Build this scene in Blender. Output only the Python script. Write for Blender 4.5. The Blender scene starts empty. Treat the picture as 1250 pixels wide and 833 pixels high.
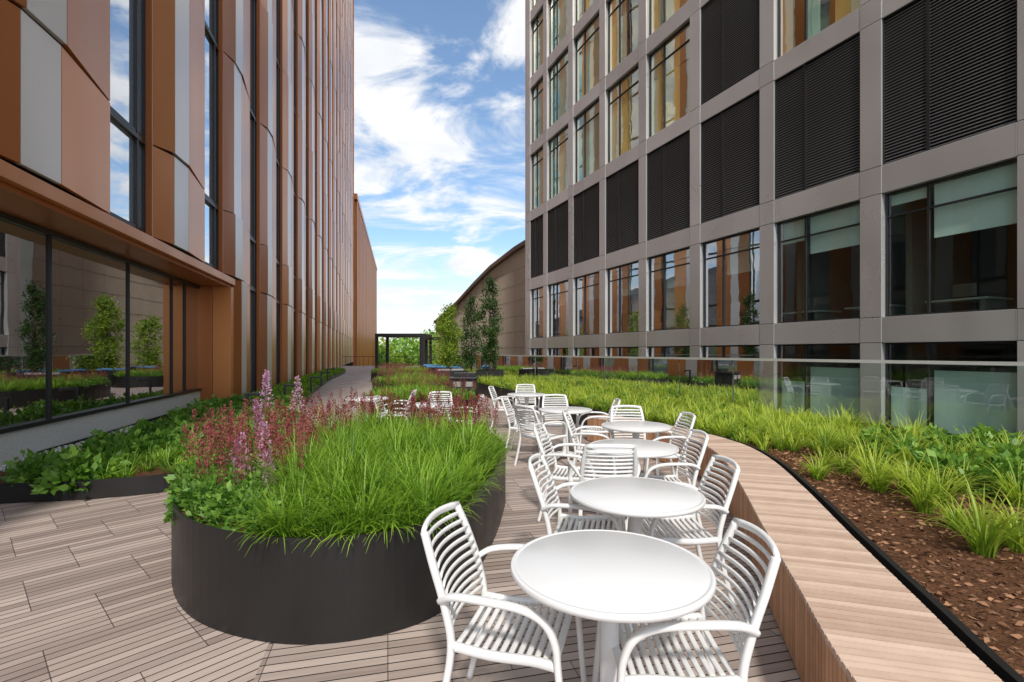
import bpy, bmesh, math, random
import numpy as np
from mathutils import Vector, geometry
random.seed(7); rng=np.random.default_rng(11)
S=bpy.context.scene
S.view_settings.view_transform='Standard'
try: S.view_settings.look='None'
except Exception: pass
S.view_settings.exposure=0

# ---------------------------------------------------------------- materials
def newmat(name):
    m=bpy.data.materials.new(name); m.use_nodes=True
    nt=m.node_tree; b=nt.nodes['Principled BSDF']; return m,nt,b
def N(nt,t,**kw):
    n=nt.nodes.new(t)
    for k,v in kw.items(): setattr(n,k,v)
    return n
def L(nt,a,b): nt.links.new(a,b)
def MA(nt,op,a,b=None):
    n=nt.nodes.new('ShaderNodeMath'); n.operation=op
    for i,v in enumerate((a,b)):
        if v is None: continue
        if isinstance(v,(int,float)): n.inputs[i].default_value=v
        else: L(nt,v,n.inputs[i])
    return n.outputs[0]
def mixc(nt,fac,a,b,blend='MIX'):
    n=nt.nodes.new('ShaderNodeMix'); n.data_type='RGBA'; n.blend_type=blend
    for sock,v in ((n.inputs['Factor'],fac),(n.inputs[6],a),(n.inputs[7],b)):
        if isinstance(v,(int,float)): sock.default_value=v
        elif isinstance(v,tuple): sock.default_value=(*v[:3],1)
        else: L(nt,v,sock)
    return n.outputs[2]
def basic(name,col,rough=.5,metal=0,var=.12,scale=3,bump=0,bscale=80,spec=.5,rvar=.1,stretch=None,panelvar=0,warp=0):
    m,nt,b=newmat(name)
    tc=N(nt,'ShaderNodeNewGeometry')
    vec=tc.outputs['Position']
    if stretch:
        mp=N(nt,'ShaderNodeMapping'); mp.inputs['Scale'].default_value=stretch; L(nt,vec,mp.inputs[0]); vec=mp.outputs[0]
    no=N(nt,'ShaderNodeTexNoise'); no.inputs['Scale'].default_value=scale; no.inputs['Detail'].default_value=6
    L(nt,vec,no.inputs['Vector'])
    d=tuple(c*(1-var*1.6) for c in col); l=tuple(min(1,c*(1+var*1.2)) for c in col)
    c=mixc(nt,no.outputs[0],d,l)
    if panelvar:
        at=N(nt,'ShaderNodeAttribute',attribute_name='var')
        g=MA(nt,'ADD',MA(nt,'MULTIPLY',at.outputs['Fac'],panelvar*2),1-panelvar)
        cb=N(nt,'ShaderNodeCombineXYZ'); [L(nt,g,cb.inputs[i]) for i in range(3)]
        c=mixc(nt,1.0,c,cb.outputs[0],'MULTIPLY')
    L(nt,c,b.inputs['Base Color'])
    L(nt,MA(nt,'ADD',MA(nt,'MULTIPLY',no.outputs[0],rvar*2),rough-rvar),b.inputs['Roughness'])
    b.inputs['Metallic'].default_value=metal
    b.inputs['Specular IOR Level'].default_value=spec
    if bump or warp:
        n2=N(nt,'ShaderNodeTexNoise'); n2.inputs['Scale'].default_value=bscale if bump else .55; n2.inputs['Detail'].default_value=4 if bump else 1
        L(nt,vec,n2.inputs['Vector'])
        bp=N(nt,'ShaderNodeBump'); bp.inputs['Strength'].default_value=bump or 1; bp.inputs['Distance'].default_value=.02 if bump else warp
        L(nt,n2.outputs[0],bp.inputs['Height']); L(nt,bp.outputs[0],b.inputs['Normal'])
    return m
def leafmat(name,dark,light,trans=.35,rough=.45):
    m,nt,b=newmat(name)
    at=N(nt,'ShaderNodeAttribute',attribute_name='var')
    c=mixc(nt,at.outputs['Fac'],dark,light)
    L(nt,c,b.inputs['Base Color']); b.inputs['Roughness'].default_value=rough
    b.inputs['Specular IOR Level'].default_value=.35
    if trans>0:
        tr=N(nt,'ShaderNodeBsdfTranslucent'); L(nt,mixc(nt,1.0,c,(1.5,1.6,.8),'MULTIPLY'),tr.inputs[0])
        mx=N(nt,'ShaderNodeMixShader'); mx.inputs[0].default_value=trans
        L(nt,b.outputs[0],mx.inputs[1]); L(nt,tr.outputs[0],mx.inputs[2])
        L(nt,mx.outputs[0],nt.nodes['Material Output'].inputs[0])
    return m
def glassmat(name,tint,refl=.1,opaque=None,wobble=.0,k=1.3,gcol=(.95,.97,1)):
    m,nt,b=newmat(name); nt.nodes.remove(b)
    if opaque is None:
        body=N(nt,'ShaderNodeBsdfTransparent'); body.inputs[0].default_value=(*tint,1)
    else:
        body=N(nt,'ShaderNodeBsdfDiffuse'); body.inputs[0].default_value=(*opaque,1)
    gl=N(nt,'ShaderNodeBsdfGlossy'); gl.inputs['Roughness'].default_value=.01; gl.inputs[0].default_value=(*gcol,1)
    lw=N(nt,'ShaderNodeFresnel'); lw.inputs[0].default_value=1.5
    f=MA(nt,'ADD',MA(nt,'MULTIPLY',lw.outputs[0],k),refl); f=MA(nt,'MINIMUM',f,.95)
    if wobble:
        g=N(nt,'ShaderNodeNewGeometry'); no=N(nt,'ShaderNodeTexNoise'); no.inputs['Scale'].default_value=.9
        L(nt,g.outputs['Position'],no.inputs['Vector'])
        bp=N(nt,'ShaderNodeBump'); bp.inputs['Strength'].default_value=wobble; bp.inputs['Distance'].default_value=.02
        L(nt,no.outputs[0],bp.inputs['Height']); L(nt,bp.outputs[0],gl.inputs['Normal'])
    mx=N(nt,'ShaderNodeMixShader'); L(nt,f,mx.inputs[0]); L(nt,body.outputs[0],mx.inputs[1]); L(nt,gl.outputs[0],mx.inputs[2])
    L(nt,mx.outputs[0],nt.nodes['Material Output'].inputs[0]); return m

def deckmat():
    m,nt,b=newmat('ipe_decking')
    g=N(nt,'ShaderNodeNewGeometry'); P=g.outputs['Position']
    sp=N(nt,'ShaderNodeSeparateXYZ'); L(nt,P,sp.inputs[0])
    mask=MA(nt,'GREATER_THAN',MA(nt,'ADD',sp.outputs[0],MA(nt,'MULTIPLY',sp.outputs[1],.25)),-.65)
    def rot(a):
        r=N(nt,'ShaderNodeVectorRotate'); r.rotation_type='Z_AXIS'; r.inputs['Angle'].default_value=math.radians(-a); L(nt,P,r.inputs[0]); return r.outputs[0]
    mv=N(nt,'ShaderNodeMix'); mv.data_type='VECTOR'; L(nt,mask,mv.inputs['Factor']); L(nt,rot(48),mv.inputs[4]); L(nt,rot(14),mv.inputs[5])
    q=N(nt,'ShaderNodeSeparateXYZ'); L(nt,mv.outputs[1],q.inputs[0])
    x,y=q.outputs[0],q.outputs[1]
    yr=MA(nt,'DIVIDE',y,.0677); row=MA(nt,'FLOOR',yr); fy=MA(nt,'FRACT',yr)
    tr=MA(nt,'FLOOR',MA(nt,'DIVIDE',y,.6093))
    xr=MA(nt,'DIVIDE',MA(nt,'ADD',x,MA(nt,'MULTIPLY',tr,.305)),.61); colu=MA(nt,'FLOOR',xr); fx=MA(nt,'FRACT',xr)
    gap=MA(nt,'MAXIMUM',MA(nt,'LESS_THAN',fy,.12),MA(nt,'MULTIPLY',MA(nt,'LESS_THAN',fx,.008),.8))
    cv=N(nt,'ShaderNodeCombineXYZ'); L(nt,row,cv.inputs[0]); L(nt,colu,cv.inputs[1]); L(nt,mask,cv.inputs[2])
    wn=N(nt,'ShaderNodeTexWhiteNoise'); L(nt,cv.outputs[0],wn.inputs[0])
    cv2=N(nt,'ShaderNodeCombineXYZ'); L(nt,tr,cv2.inputs[0]); L(nt,colu,cv2.inputs[1])
    wn2=N(nt,'ShaderNodeTexWhiteNoise'); L(nt,cv2.outputs[0],wn2.inputs[0])
    gc=N(nt,'ShaderNodeCombineXYZ'); L(nt,MA(nt,'MULTIPLY',x,3),gc.inputs[0]); L(nt,MA(nt,'MULTIPLY',y,60),gc.inputs[1]); L(nt,wn.outputs[0],gc.inputs[2])
    gn=N(nt,'ShaderNodeTexNoise'); gn.inputs['Scale'].default_value=1; gn.inputs['Detail'].default_value=5; L(nt,gc.outputs[0],gn.inputs[0])
    big=N(nt,'ShaderNodeTexNoise'); big.inputs['Scale'].default_value=.8; big.inputs['Detail'].default_value=5; L(nt,P,big.inputs[0])
    f=MA(nt,'ADD',MA(nt,'MULTIPLY',wn.outputs[0],.8),MA(nt,'ADD',MA(nt,'MULTIPLY',gn.outputs[0],.6),MA(nt,'MULTIPLY',wn2.outputs[0],.16)))
    f=MA(nt,'SUBTRACT',f,.2)
    c=mixc(nt,f,(.19,.135,.112),(.55,.445,.385))
    c=mixc(nt,MA(nt,'MULTIPLY',big.outputs[0],.5),c,(.36,.315,.29))
    c=mixc(nt,gap,c,(.025,.02,.017))
    L(nt,c,b.inputs['Base Color']); b.inputs['Roughness'].default_value=.6; b.inputs['Specular IOR Level'].default_value=.3
    h=MA(nt,'SUBTRACT',MA(nt,'MULTIPLY',gn.outputs[0],.12),gap)
    bp=N(nt,'ShaderNodeBump'); bp.inputs['Strength'].default_value=.6; bp.inputs['Distance'].default_value=.006
    L(nt,h,bp.inputs['Height']); L(nt,bp.outputs[0],b.inputs['Normal']); return m

def slatwood(name,dark,light):
    m,nt,b=newmat(name)
    at=N(nt,'ShaderNodeAttribute',attribute_name='var')
    g=N(nt,'ShaderNodeNewGeometry'); no=N(nt,'ShaderNodeTexNoise'); no.inputs['Scale'].default_value=9; no.inputs['Detail'].default_value=6
    L(nt,g.outputs['Position'],no.inputs[0])
    f=MA(nt,'ADD',MA(nt,'MULTIPLY',at.outputs['Fac'],.6),MA(nt,'MULTIPLY',no.outputs[0],.4))
    L(nt,mixc(nt,f,dark,light),b.inputs['Base Color']); b.inputs['Roughness'].default_value=.55; b.inputs['Specular IOR Level'].default_value=.3
    return m

M={}
M['deck']=deckmat()
M['bench']=slatwood('bench_wood',(.38,.25,.18),(.74,.57,.45))
M['benchf']=slatwood('bench_front_wood',(.38,.18,.09),(.74,.43,.25))
M['steel']=basic('black_steel',(.022,.021,.021),.42,.3,.15,4,bump=.05,bscale=40)
M['black']=basic('black_paint',(.02,.02,.022),.4)
M['soil']=basic('mulch',(.13,.062,.032),.95,0,.55,22,bump=1.0,bscale=60,spec=.1)
M['white']=basic('white_resin',(.76,.76,.75),.38,0,.0,6,spec=.45,rvar=.03)
M['tabletop']=basic('white_table_top',(.73,.73,.725),.30,0,.0,6,spec=.4,rvar=.01)
M['alu']=basic('aluminium_panel',(.68,.67,.66),.30,.6,.12,.45,rvar=.10,stretch=(1,1,.5),panelvar=.09,warp=.10)
M['rails']=basic('steel_rail',(.75,.75,.75),.35,.3,.05)
M['dark']=basic('dark_frame',(.03,.03,.033),.4,.3)
M['core']=basic('dark_backing',(.03,.03,.03),.9)  # near-black backing for panel gaps and louvers, also solid cores
M['louver']=basic('louver_slats',(.17,.165,.17),.5,.2,.08)
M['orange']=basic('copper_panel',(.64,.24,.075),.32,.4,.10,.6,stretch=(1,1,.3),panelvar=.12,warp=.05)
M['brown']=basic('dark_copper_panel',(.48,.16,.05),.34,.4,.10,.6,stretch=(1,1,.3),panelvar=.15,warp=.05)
M['pink']=basic('pale_metal_panel',(.80,.735,.71),.32,.35,.08,.6,stretch=(1,1,.3),panelvar=.08,warp=.05)
M['stone']=basic('granite_base',(.78,.78,.78),.8,0,.42,90,bump=.2)
M['beige']=basic('limestone_wall',(.62,.54,.43),.8,0,.12,.5)
M['roofedge']=basic('bronze_roof_edge',(.18,.12,.08),.45,.4)
M['joint']=basic('stone_joint',(.38,.33,.26),.8)
M['inter']=basic('interior_wall',(.17,.15,.12),.8,0,.3,.8)
M['ceil']=basic('interior_ceiling',(.38,.35,.30),.8)
M['shade']=basic('roller_shade',(.82,.84,.80),.8,0,.04)
M['gold']=basic('gold_reflection_and_panel',(.90,.68,.22),.6,0,.2,1)  # upper windows: facing facade's reflection painted as colour; also lower interior panels
M['gold2']=basic('tan_reflection_and_panel',(.66,.45,.24),.6,0,.2,1)
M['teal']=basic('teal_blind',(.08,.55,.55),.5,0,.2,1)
M['pale']=basic('pale_strip',(.50,.74,.62),.6,0,.1,1)
M['glassR']=glassmat('office_glass',(.72,.86,.82),.03,wobble=.12,k=.6)
M['glassG']=glassmat('upper_glass',(.96,1,.95),.0,wobble=.12,k=.5,gcol=(1,.95,.80))  # own reflection kept low; painted gold strips behind stand in for it
M['glassL']=glassmat('lobby_glass',(.35,.36,.36),.34,wobble=.1)
M['glassU']=glassmat('window_glass',None,.45,opaque=(.33,.41,.50),wobble=.2)
M['rail']=glassmat('railing_glass',(.86,.93,.90),.045)
M['concrete']=basic('concrete',(.32,.31,.29),.85,0,.15,2)
M['ground']=basic('ground_mat',(.10,.12,.07),.95,0,.4,.05)
M['road']=basic('asphalt',(.055,.055,.057),.9,0,.2,2)
M['bark']=basic('bark',(.10,.075,.055),.9,0,.3,20,bump=.4)
M['grass']=leafmat('grass_blades',(.045,.145,.012),(.36,.54,.06),.38)
M['limegrass']=leafmat('lime_grass_blades',(.15,.26,.02),(.56,.64,.10),.4)
M['leaf']=leafmat('shrub_leaves',(.04,.135,.018),(.28,.47,.07),.32)
M['leafd']=leafmat('hornbeam_leaves',(.018,.05,.015),(.09,.17,.035),.25)
M['leafy']=leafmat('young_tree_leaves',(.12,.22,.02),(.38,.48,.07),.4)
M['plume']=leafmat('astilbe_plume',(.15,.025,.03),(.48,.14,.15),.3,.8)
M['lilac']=leafmat('lilac_plume',(.42,.18,.40),(.80,.50,.74),.35,.8)
M['pebble']=basic('pebbles',(.6,.6,.59),.7,0,.3,30)
M['cushB']=basic('blue_cushion',(.06,.22,.45),.8)
M['cushG']=basic('grey_cushion',(.30,.30,.29),.85)
M['chip']=leafmat('mulch_chips',(.09,.04,.02),(.42,.22,.12),0.0,.9)

# ---------------------------------------------------------------- mesh helpers
class MB:
    def __init__(s): s.v=[];s.f=[];s.m=[];s.a=[];s.rnd=False
    def prism(s,b,t,mi=0,var=None):
        if var is None and s.rnd: var=random.random()
        n=len(s.v); k=len(b); s.v+=[tuple(p) for p in b]+[tuple(p) for p in t]
        s.f.append(tuple(n+i for i in range(k))[::-1]); s.f.append(tuple(n+k+i for i in range(k)))
        for i in range(k): s.f.append((n+i,n+(i+1)%k,n+k+(i+1)%k,n+k+i))
        s.m+=[mi]*(k+2); s.a+=[0.5 if var is None else var]*(2*k)
    def box(s,x0,x1,y0,y1,z0,z1,mi=0,var=None):
        s.prism([(x0,y0,z0),(x1,y0,z0),(x1,y1,z0),(x0,y1,z0)],[(x0,y0,z1),(x1,y0,z1),(x1,y1,z1),(x0,y1,z1)],mi,var)
    def quad(s,p,mi=0):
        n=len(s.v); s.v+=[tuple(q) for q in p]; s.f.append(tuple(range(n,n+len(p)))); s.m.append(mi); s.a+=[.5]*len(p)
    def obj(s,name,mats,parent=None,smooth=False,bevel=0,fix=True):
        me=bpy.data.meshes.new(name); me.from_pydata(s.v,[],s.f)
        for m in mats: me.materials.append(M[m])
        me.polygons.foreach_set('material_index',s.m)
        at=me.attributes.new('var','FLOAT','POINT'); at.data.foreach_set('value',s.a)
        if fix:
            bm=bmesh.new(); bm.from_mesh(me); bmesh.ops.recalc_face_normals(bm,faces=bm.faces); bm.to_mesh(me); bm.free()
        if smooth: me.polygons.foreach_set('use_smooth',[True]*len(me.polygons))
        o=bpy.data.objects.new(name,me); S.collection.objects.link(o)
        if parent: o.parent=parent
        if bevel:
            md=o.modifiers.new('b','BEVEL'); md.width=bevel; md.segments=2; md.limit_method='ANGLE'
        return o
def empty(name,loc=(0,0,0)):
    e=bpy.data.objects.new(name,None); e.location=loc; S.collection.objects.link(e); return e
def catmull(P,n=8,closed=False):
    P=[Vector(p) for p in P]; out=[]; K=len(P)
    rngk=range(K) if closed else range(K-1)
    for i in rngk:
        if closed: a,b,c,d=P[i-1],P[i],P[(i+1)%K],P[(i+2)%K]
        else: a=P[max(i-1,0)];b=P[i];c=P[i+1];d=P[min(i+2,K-1)]
        for j in range(n):
            t=j/n; out.append(.5*((2*b)+(c-a)*t+(2*a-5*b+4*c-d)*t*t+(3*b-a-3*c+d)*t**3))
    if not closed: out.append(P[-1])
    return out
def sweep(mb,pts,w,t,side=(1,0,0),mi=0,k=8,taper=None):
    pts=[Vector(p) for p in pts]; base=len(mb.v); side=Vector(side).normalized(); n=len(pts)
    for i,p in enumerate(pts):
        T=(pts[min(i+1,n-1)]-pts[max(i-1,0)]).normalized()
        nn=T.cross(side).normalized(); sd=nn.cross(T).normalized()
        s=1 if taper is None else 1+(taper-1)*i/(n-1)
        for j in range(k):
            a=2*math.pi*(j+.5)/k; c=math.cos(a); q=math.sin(a)
            c=math.copysign(abs(c)**.6,c); q=math.copysign(abs(q)**.6,q)
            mb.v.append(tuple(p+sd*(c*w/2*s)+nn*(q*t/2*s))); mb.a.append(.5)
    for i in range(n-1):
        for j in range(k):
            a=base+i*k+j; b=base+i*k+(j+1)%k
            mb.f.append((a,b,b+k,a+k)); mb.m.append(mi)
    mb.f.append(tuple(base+j for j in range(k))[::-1]); mb.m.append(mi)
    mb.f.append(tuple(base+(n-1)*k+j for j in range(k))); mb.m.append(mi)
def lathe(mb,prof,cx=0,cy=0,seg=48,mi=0):
    base=len(mb.v)
    for r,z in prof:
        for j in range(seg):
            a=2*math.pi*j/seg; mb.v.append((cx+r*math.cos(a),cy+r*math.sin(a),z)); mb.a.append(.5)
    for i in range(len(prof)-1):
        for j in range(seg):
            a=base+i*seg+j;b=base+i*seg+(j+1)%seg; mb.f.append((a,b,b+seg,a+seg)); mb.m.append(mi)
    mb.f.append(tuple(base+j for j in range(seg))[::-1]); mb.m.append(mi)
    mb.f.append(tuple(base+(len(prof)-1)*seg+j for j in range(seg))); mb.m.append(mi)
def inpoly(px,py,poly):
    c=np.zeros(len(px),bool); n=len(poly)
    for i in range(n):
        x1,y1=poly[i][:2]; x2,y2=poly[(i+1)%n][:2]
        if y1==y2: continue
        k=((y1>py)!=(y2>py))&(px<(x2-x1)*(py-y1)/(y2-y1)+x1); c^=k
    return c
def offs(poly,d):
    out=[];n=len(poly)
    ar=sum(poly[i][0]*poly[(i+1)%n][1]-poly[(i+1)%n][0]*poly[i][1] for i in range(n)); sg=1 if ar>0 else -1
    for i in range(n):
        t=Vector(poly[(i+1)%n][:2])-Vector(poly[i-1][:2]); t.normalize()
        out.append((poly[i][0]-sg*t.y*d,poly[i][1]+sg*t.x*d))
    return out
def sheet(mb,poly,z,mi=0):
    tri=geometry.tessellate_polygon([[Vector((p[0],p[1],0)) for p in poly]])
    n=len(mb.v); mb.v+=[(p[0],p[1],z) for p in poly]; mb.a+=[.5]*len(poly)
    for t in tri: mb.f.append(tuple(n+i for i in t)); mb.m.append(mi)
def ringwall(mb,poly,th,z0,z1,mi=0):
    inn=offs(poly,th); n=len(poly)
    b=len(mb.v)
    for P,z in ((poly,z0),(poly,z1),(inn,z1),(inn,z0)):
        mb.v+=[(p[0],p[1],z) for p in P]; mb.a+=[.5]*n
    for r in range(4):
        for i in range(n):
            a=b+r*n+i; c=b+r*n+(i+1)%n; a2=b+((r+1)%4)*n+i; c2=b+((r+1)%4)*n+(i+1)%n
            mb.f.append((a,c,c2,a2)); mb.m.append(mi)

# ---------------------------------------------------------------- foliage (numpy)
def npmesh(name,parts,parent=None,smooth=False):
    V=[];Fc=[];A=[];mi=[];mats=[];o=0
    for v,f,m,a in parts:
        if m not in mats: mats.append(m)
        V.append(v);Fc.append(f+o);A.append(a);mi.append(np.full(len(f),mats.index(m)));o+=len(v)
    V=np.concatenate(V);Fc=np.concatenate(Fc);A=np.concatenate(A);mi=np.concatenate(mi)
    me=bpy.data.meshes.new(name)
    me.vertices.add(len(V)); me.vertices.foreach_set('co',V.astype(np.float32).ravel())
    me.loops.add(Fc.size); me.loops.foreach_set('vertex_index',Fc.astype(np.int32).ravel())
    me.polygons.add(len(Fc)); me.polygons.foreach_set('loop_start',np.arange(0,Fc.size,4,dtype=np.int32))
    me.update(calc_edges=True)
    for m in mats: me.materials.append(M[m])
    me.polygons.foreach_set('material_index',mi.astype(np.int32))
    at=me.attributes.new('var','FLOAT','POINT'); at.data.foreach_set('value',A.astype(np.float32))
    if smooth: me.polygons.foreach_set('use_smooth',[True]*len(me.polygons))
    me.validate()
    ob=bpy.data.objects.new(name,me); S.collection.objects.link(ob)
    if parent: ob.parent=parent
    return ob
def blades(base,az,ln,lean,droop,w,var,mat,seg=5):
    n=len(base); p=base.copy(); rows=[]
    side=np.stack([-np.sin(az),np.cos(az),np.zeros(n)],1)
    for i in range(seg+1):
        t=i/seg; ww=(w*(1-t**2.2)*(.55+.45*min(1,t*4))+.0006)[:,None]
        rows.append(np.stack([p-side*ww/2,p+side*ww/2],1))
        th=lean+droop*t
        d=np.stack([np.sin(th)*np.cos(az),np.sin(th)*np.sin(az),np.cos(th)],1)
        p=p+d*(ln/seg)[:,None]
    V=np.stack(rows,1).reshape(-1,3)
    f=[]
    b=np.arange(n)*(seg+1)*2
    for i in range(seg): f.append(np.stack([b+2*i,b+2*i+1,b+2*i+3,b+2*i+2],1))
    vv=np.repeat(var,(seg+1)*2)
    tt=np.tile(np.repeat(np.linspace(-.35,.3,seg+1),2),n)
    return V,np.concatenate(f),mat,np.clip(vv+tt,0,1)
def tufts(cx,cy,z,mat,nb=60,ln=(.3,.5),w=.009,spread=.05,lean=.15,droop=1.5,sz=(.75,1.2),seg=5):
    n=len(cx); r=lambda a,b:rng.uniform(a,b,n*nb)
    sc=np.repeat(rng.uniform(*sz,n),nb); tv=np.repeat(rng.uniform(-.22,.22,n),nb)
    az=r(0,2*np.pi); rad=np.sqrt(r(0,1))*spread
    b=np.stack([np.repeat(cx,nb)+rad*np.cos(az),np.repeat(cy,nb)+rad*np.sin(az),np.full(n*nb,z)],1)
    return blades(b,az+r(-.5,.5),r(*ln)*sc,lean*r(.1,2),droop*r(.35,1.25),w*r(.7,1.3),np.clip(.45+tv+r(-.3,.3),0,1),mat,seg)
def leaves(c,d,size,wid,var,mat):
    n=len(c); d=d/np.linalg.norm(d,axis=1,keepdims=True)
    u=rng.normal(size=(n,3)); s=np.cross(d,u); s/=np.linalg.norm(s,axis=1,keepdims=True)
    nn=np.cross(d,s)
    sz=size[:,None]; w=(size*wid)[:,None]
    v=np.stack([c,c+d*sz*.45+s*w*.5+nn*sz*.08,c+d*sz,c+d*sz*.45-s*w*.5+nn*sz*.08],1).reshape(-1,3)
    b=np.arange(n)*4
    return v,np.stack([b,b+1,b+2,b+3],1),mat,np.repeat(var,4)
def shrub(cx,cy,z,rx,h,n,mat,size=.06,wid=.55):
    u=rng.normal(size=(n,3)); u/=np.linalg.norm(u,axis=1,keepdims=True); u[:,2]=np.abs(u[:,2])
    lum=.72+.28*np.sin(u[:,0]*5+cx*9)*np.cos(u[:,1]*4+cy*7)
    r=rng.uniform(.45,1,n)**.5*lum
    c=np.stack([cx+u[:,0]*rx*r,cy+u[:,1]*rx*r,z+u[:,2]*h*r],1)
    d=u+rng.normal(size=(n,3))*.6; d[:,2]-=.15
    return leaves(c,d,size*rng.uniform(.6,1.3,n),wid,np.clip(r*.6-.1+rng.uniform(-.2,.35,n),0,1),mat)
def plumes(cx,cy,z,h,mat,ln=.2,nl=110,rad=.035):
    n=len(cx); parts=[]
    az=rng.uniform(0,6.28,n); lean=rng.uniform(0,.22,n)
    b=np.stack([cx,cy,np.full(n,z)],1)
    parts.append(blades(b,az,h,lean,np.zeros(n),np.full(n,.006),np.full(n,.3),'leaf',4))
    t=rng.uniform(0,1,(n,nl)); a=rng.uniform(0,6.28,(n,nl))
    dirv=np.stack([np.sin(lean)*np.cos(az),np.sin(lean)*np.sin(az),np.cos(lean)],1)
    hh=(h[:,None]-ln*.85+ln*t)
    c=b[:,None,:]+dirv[:,None,:]*hh[...,None]
    rr=rad*(1-t)**.8*rng.uniform(.2,1.2,(n,nl))+.003
    c[...,0]+=rr*np.cos(a); c[...,1]+=rr*np.sin(a); c[...,2]+=rng.uniform(0,.01,(n,nl))
    d=np.stack([np.cos(a)*.8,np.sin(a)*.8,np.ones_like(a)*.9],-1)
    va=np.clip(np.repeat(rng.uniform(.1,.7,n),nl)+rng.uniform(-.2,.3,n*nl),0,1)
    parts.append(leaves(c.reshape(-1,3),d.reshape(-1,3),rng.uniform(.010,.022,n*nl),.7,va,mat))
    return parts
def scatter(poly,spacing,jit=.45,cond=None):
    xs=[p[0] for p in poly]; ys=[p[1] for p in poly]
    gx,gy=np.meshgrid(np.arange(min(xs),max(xs),spacing),np.arange(min(ys),max(ys),spacing))
    gx=gx.ravel()+rng.uniform(-jit,jit,gx.size)*spacing; gy=gy.ravel()+rng.uniform(-jit,jit,gy.size)*spacing
    k=inpoly(gx,gy,poly)
    if cond is not None: k&=cond(gx,gy)
    return gx[k],gy[k]

# ---------------------------------------------------------------- ground and terrace
mb=MB(); mb.quad([(-3000,-1500,-7),(3000,-1500,-7),(3000,4500,-7),(-3000,4500,-7)]); mb.obj('ground',['ground'],fix=False)
mb=MB(); mb.quad([(14.6,-30,-6.99),(28.7,-30,-6.99),(-42.4,140,-6.99),(-49.1,140,-6.99)]); mb.obj('street_road',['road'],fix=False)
poly=[(-12+2.7,-10),(9.5+4.18,-10),(9.5-.418*32,32),(-7,58),(-12-.27*58,58)]
mb=MB()
mb.prism([(x,y,-6.98) for x,y in poly],[(x,y,-.02) for x,y in poly],1)
sheet(mb,offs(poly,.02),0,0)
mb.obj('terrace_deck',['deck','concrete'],fix=True)

# ---------------------------------------------------------------- facade frames
def frame(x0,m,sg):
    nn=math.hypot(1,m); n=Vector((sg,-sg*m))/nn
    def P(Y,o,z): return (x0+m*Y+n.x*o,Y+n.y*o,z)
    return P
def wbox(mb,P,Y0,Y1,z0,z1,o0,o1,mi=0,var=None):
    mb.prism([P(Y0,o0,z0),P(Y1,o0,z0),P(Y1,o1,z0),P(Y0,o1,z0)],[P(Y0,o0,z1),P(Y1,o0,z1),P(Y1,o1,z1),P(Y0,o1,z1)],mi,var)

# ---- right office building
RB=empty('office_building'); R=frame(16.2,-.418,-1)
rows=[(-5.6,-2.2),(-1.23,1.86),(2.58,6.05),(6.83,10.95),(11.65,15.65),(16.4,20.4),(21.15,25.15),(25.9,29.9),(30.65,34.65)]
top=35.6
piersY=[14.27+3.2*n for n in range(-6,7)]+[35.95]
hw=.27
pan=MB(); pan.rnd=True; core=MB(); fr=MB(); gl=MB(); lv=MB(); inr=MB(); sh=MB()
edges=[-7]+[z for r in rows for z in r]+[top]
for i,Y in enumerate(piersY):
    wbox(core,R,Y-hw+.02,Y+hw-.02,-7,top,-.26,-.03)
    for a,b in zip(edges[:-1],edges[1:]):
        wbox(pan,R,Y-hw,Y+hw,a+.008,b-.008,-.25,0)
bands=[(-7,rows[0][0])]+[(rows[i][1],rows[i+1][0]) for i in range(len(rows)-1)]+[(rows[-1][1],top)]
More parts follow.
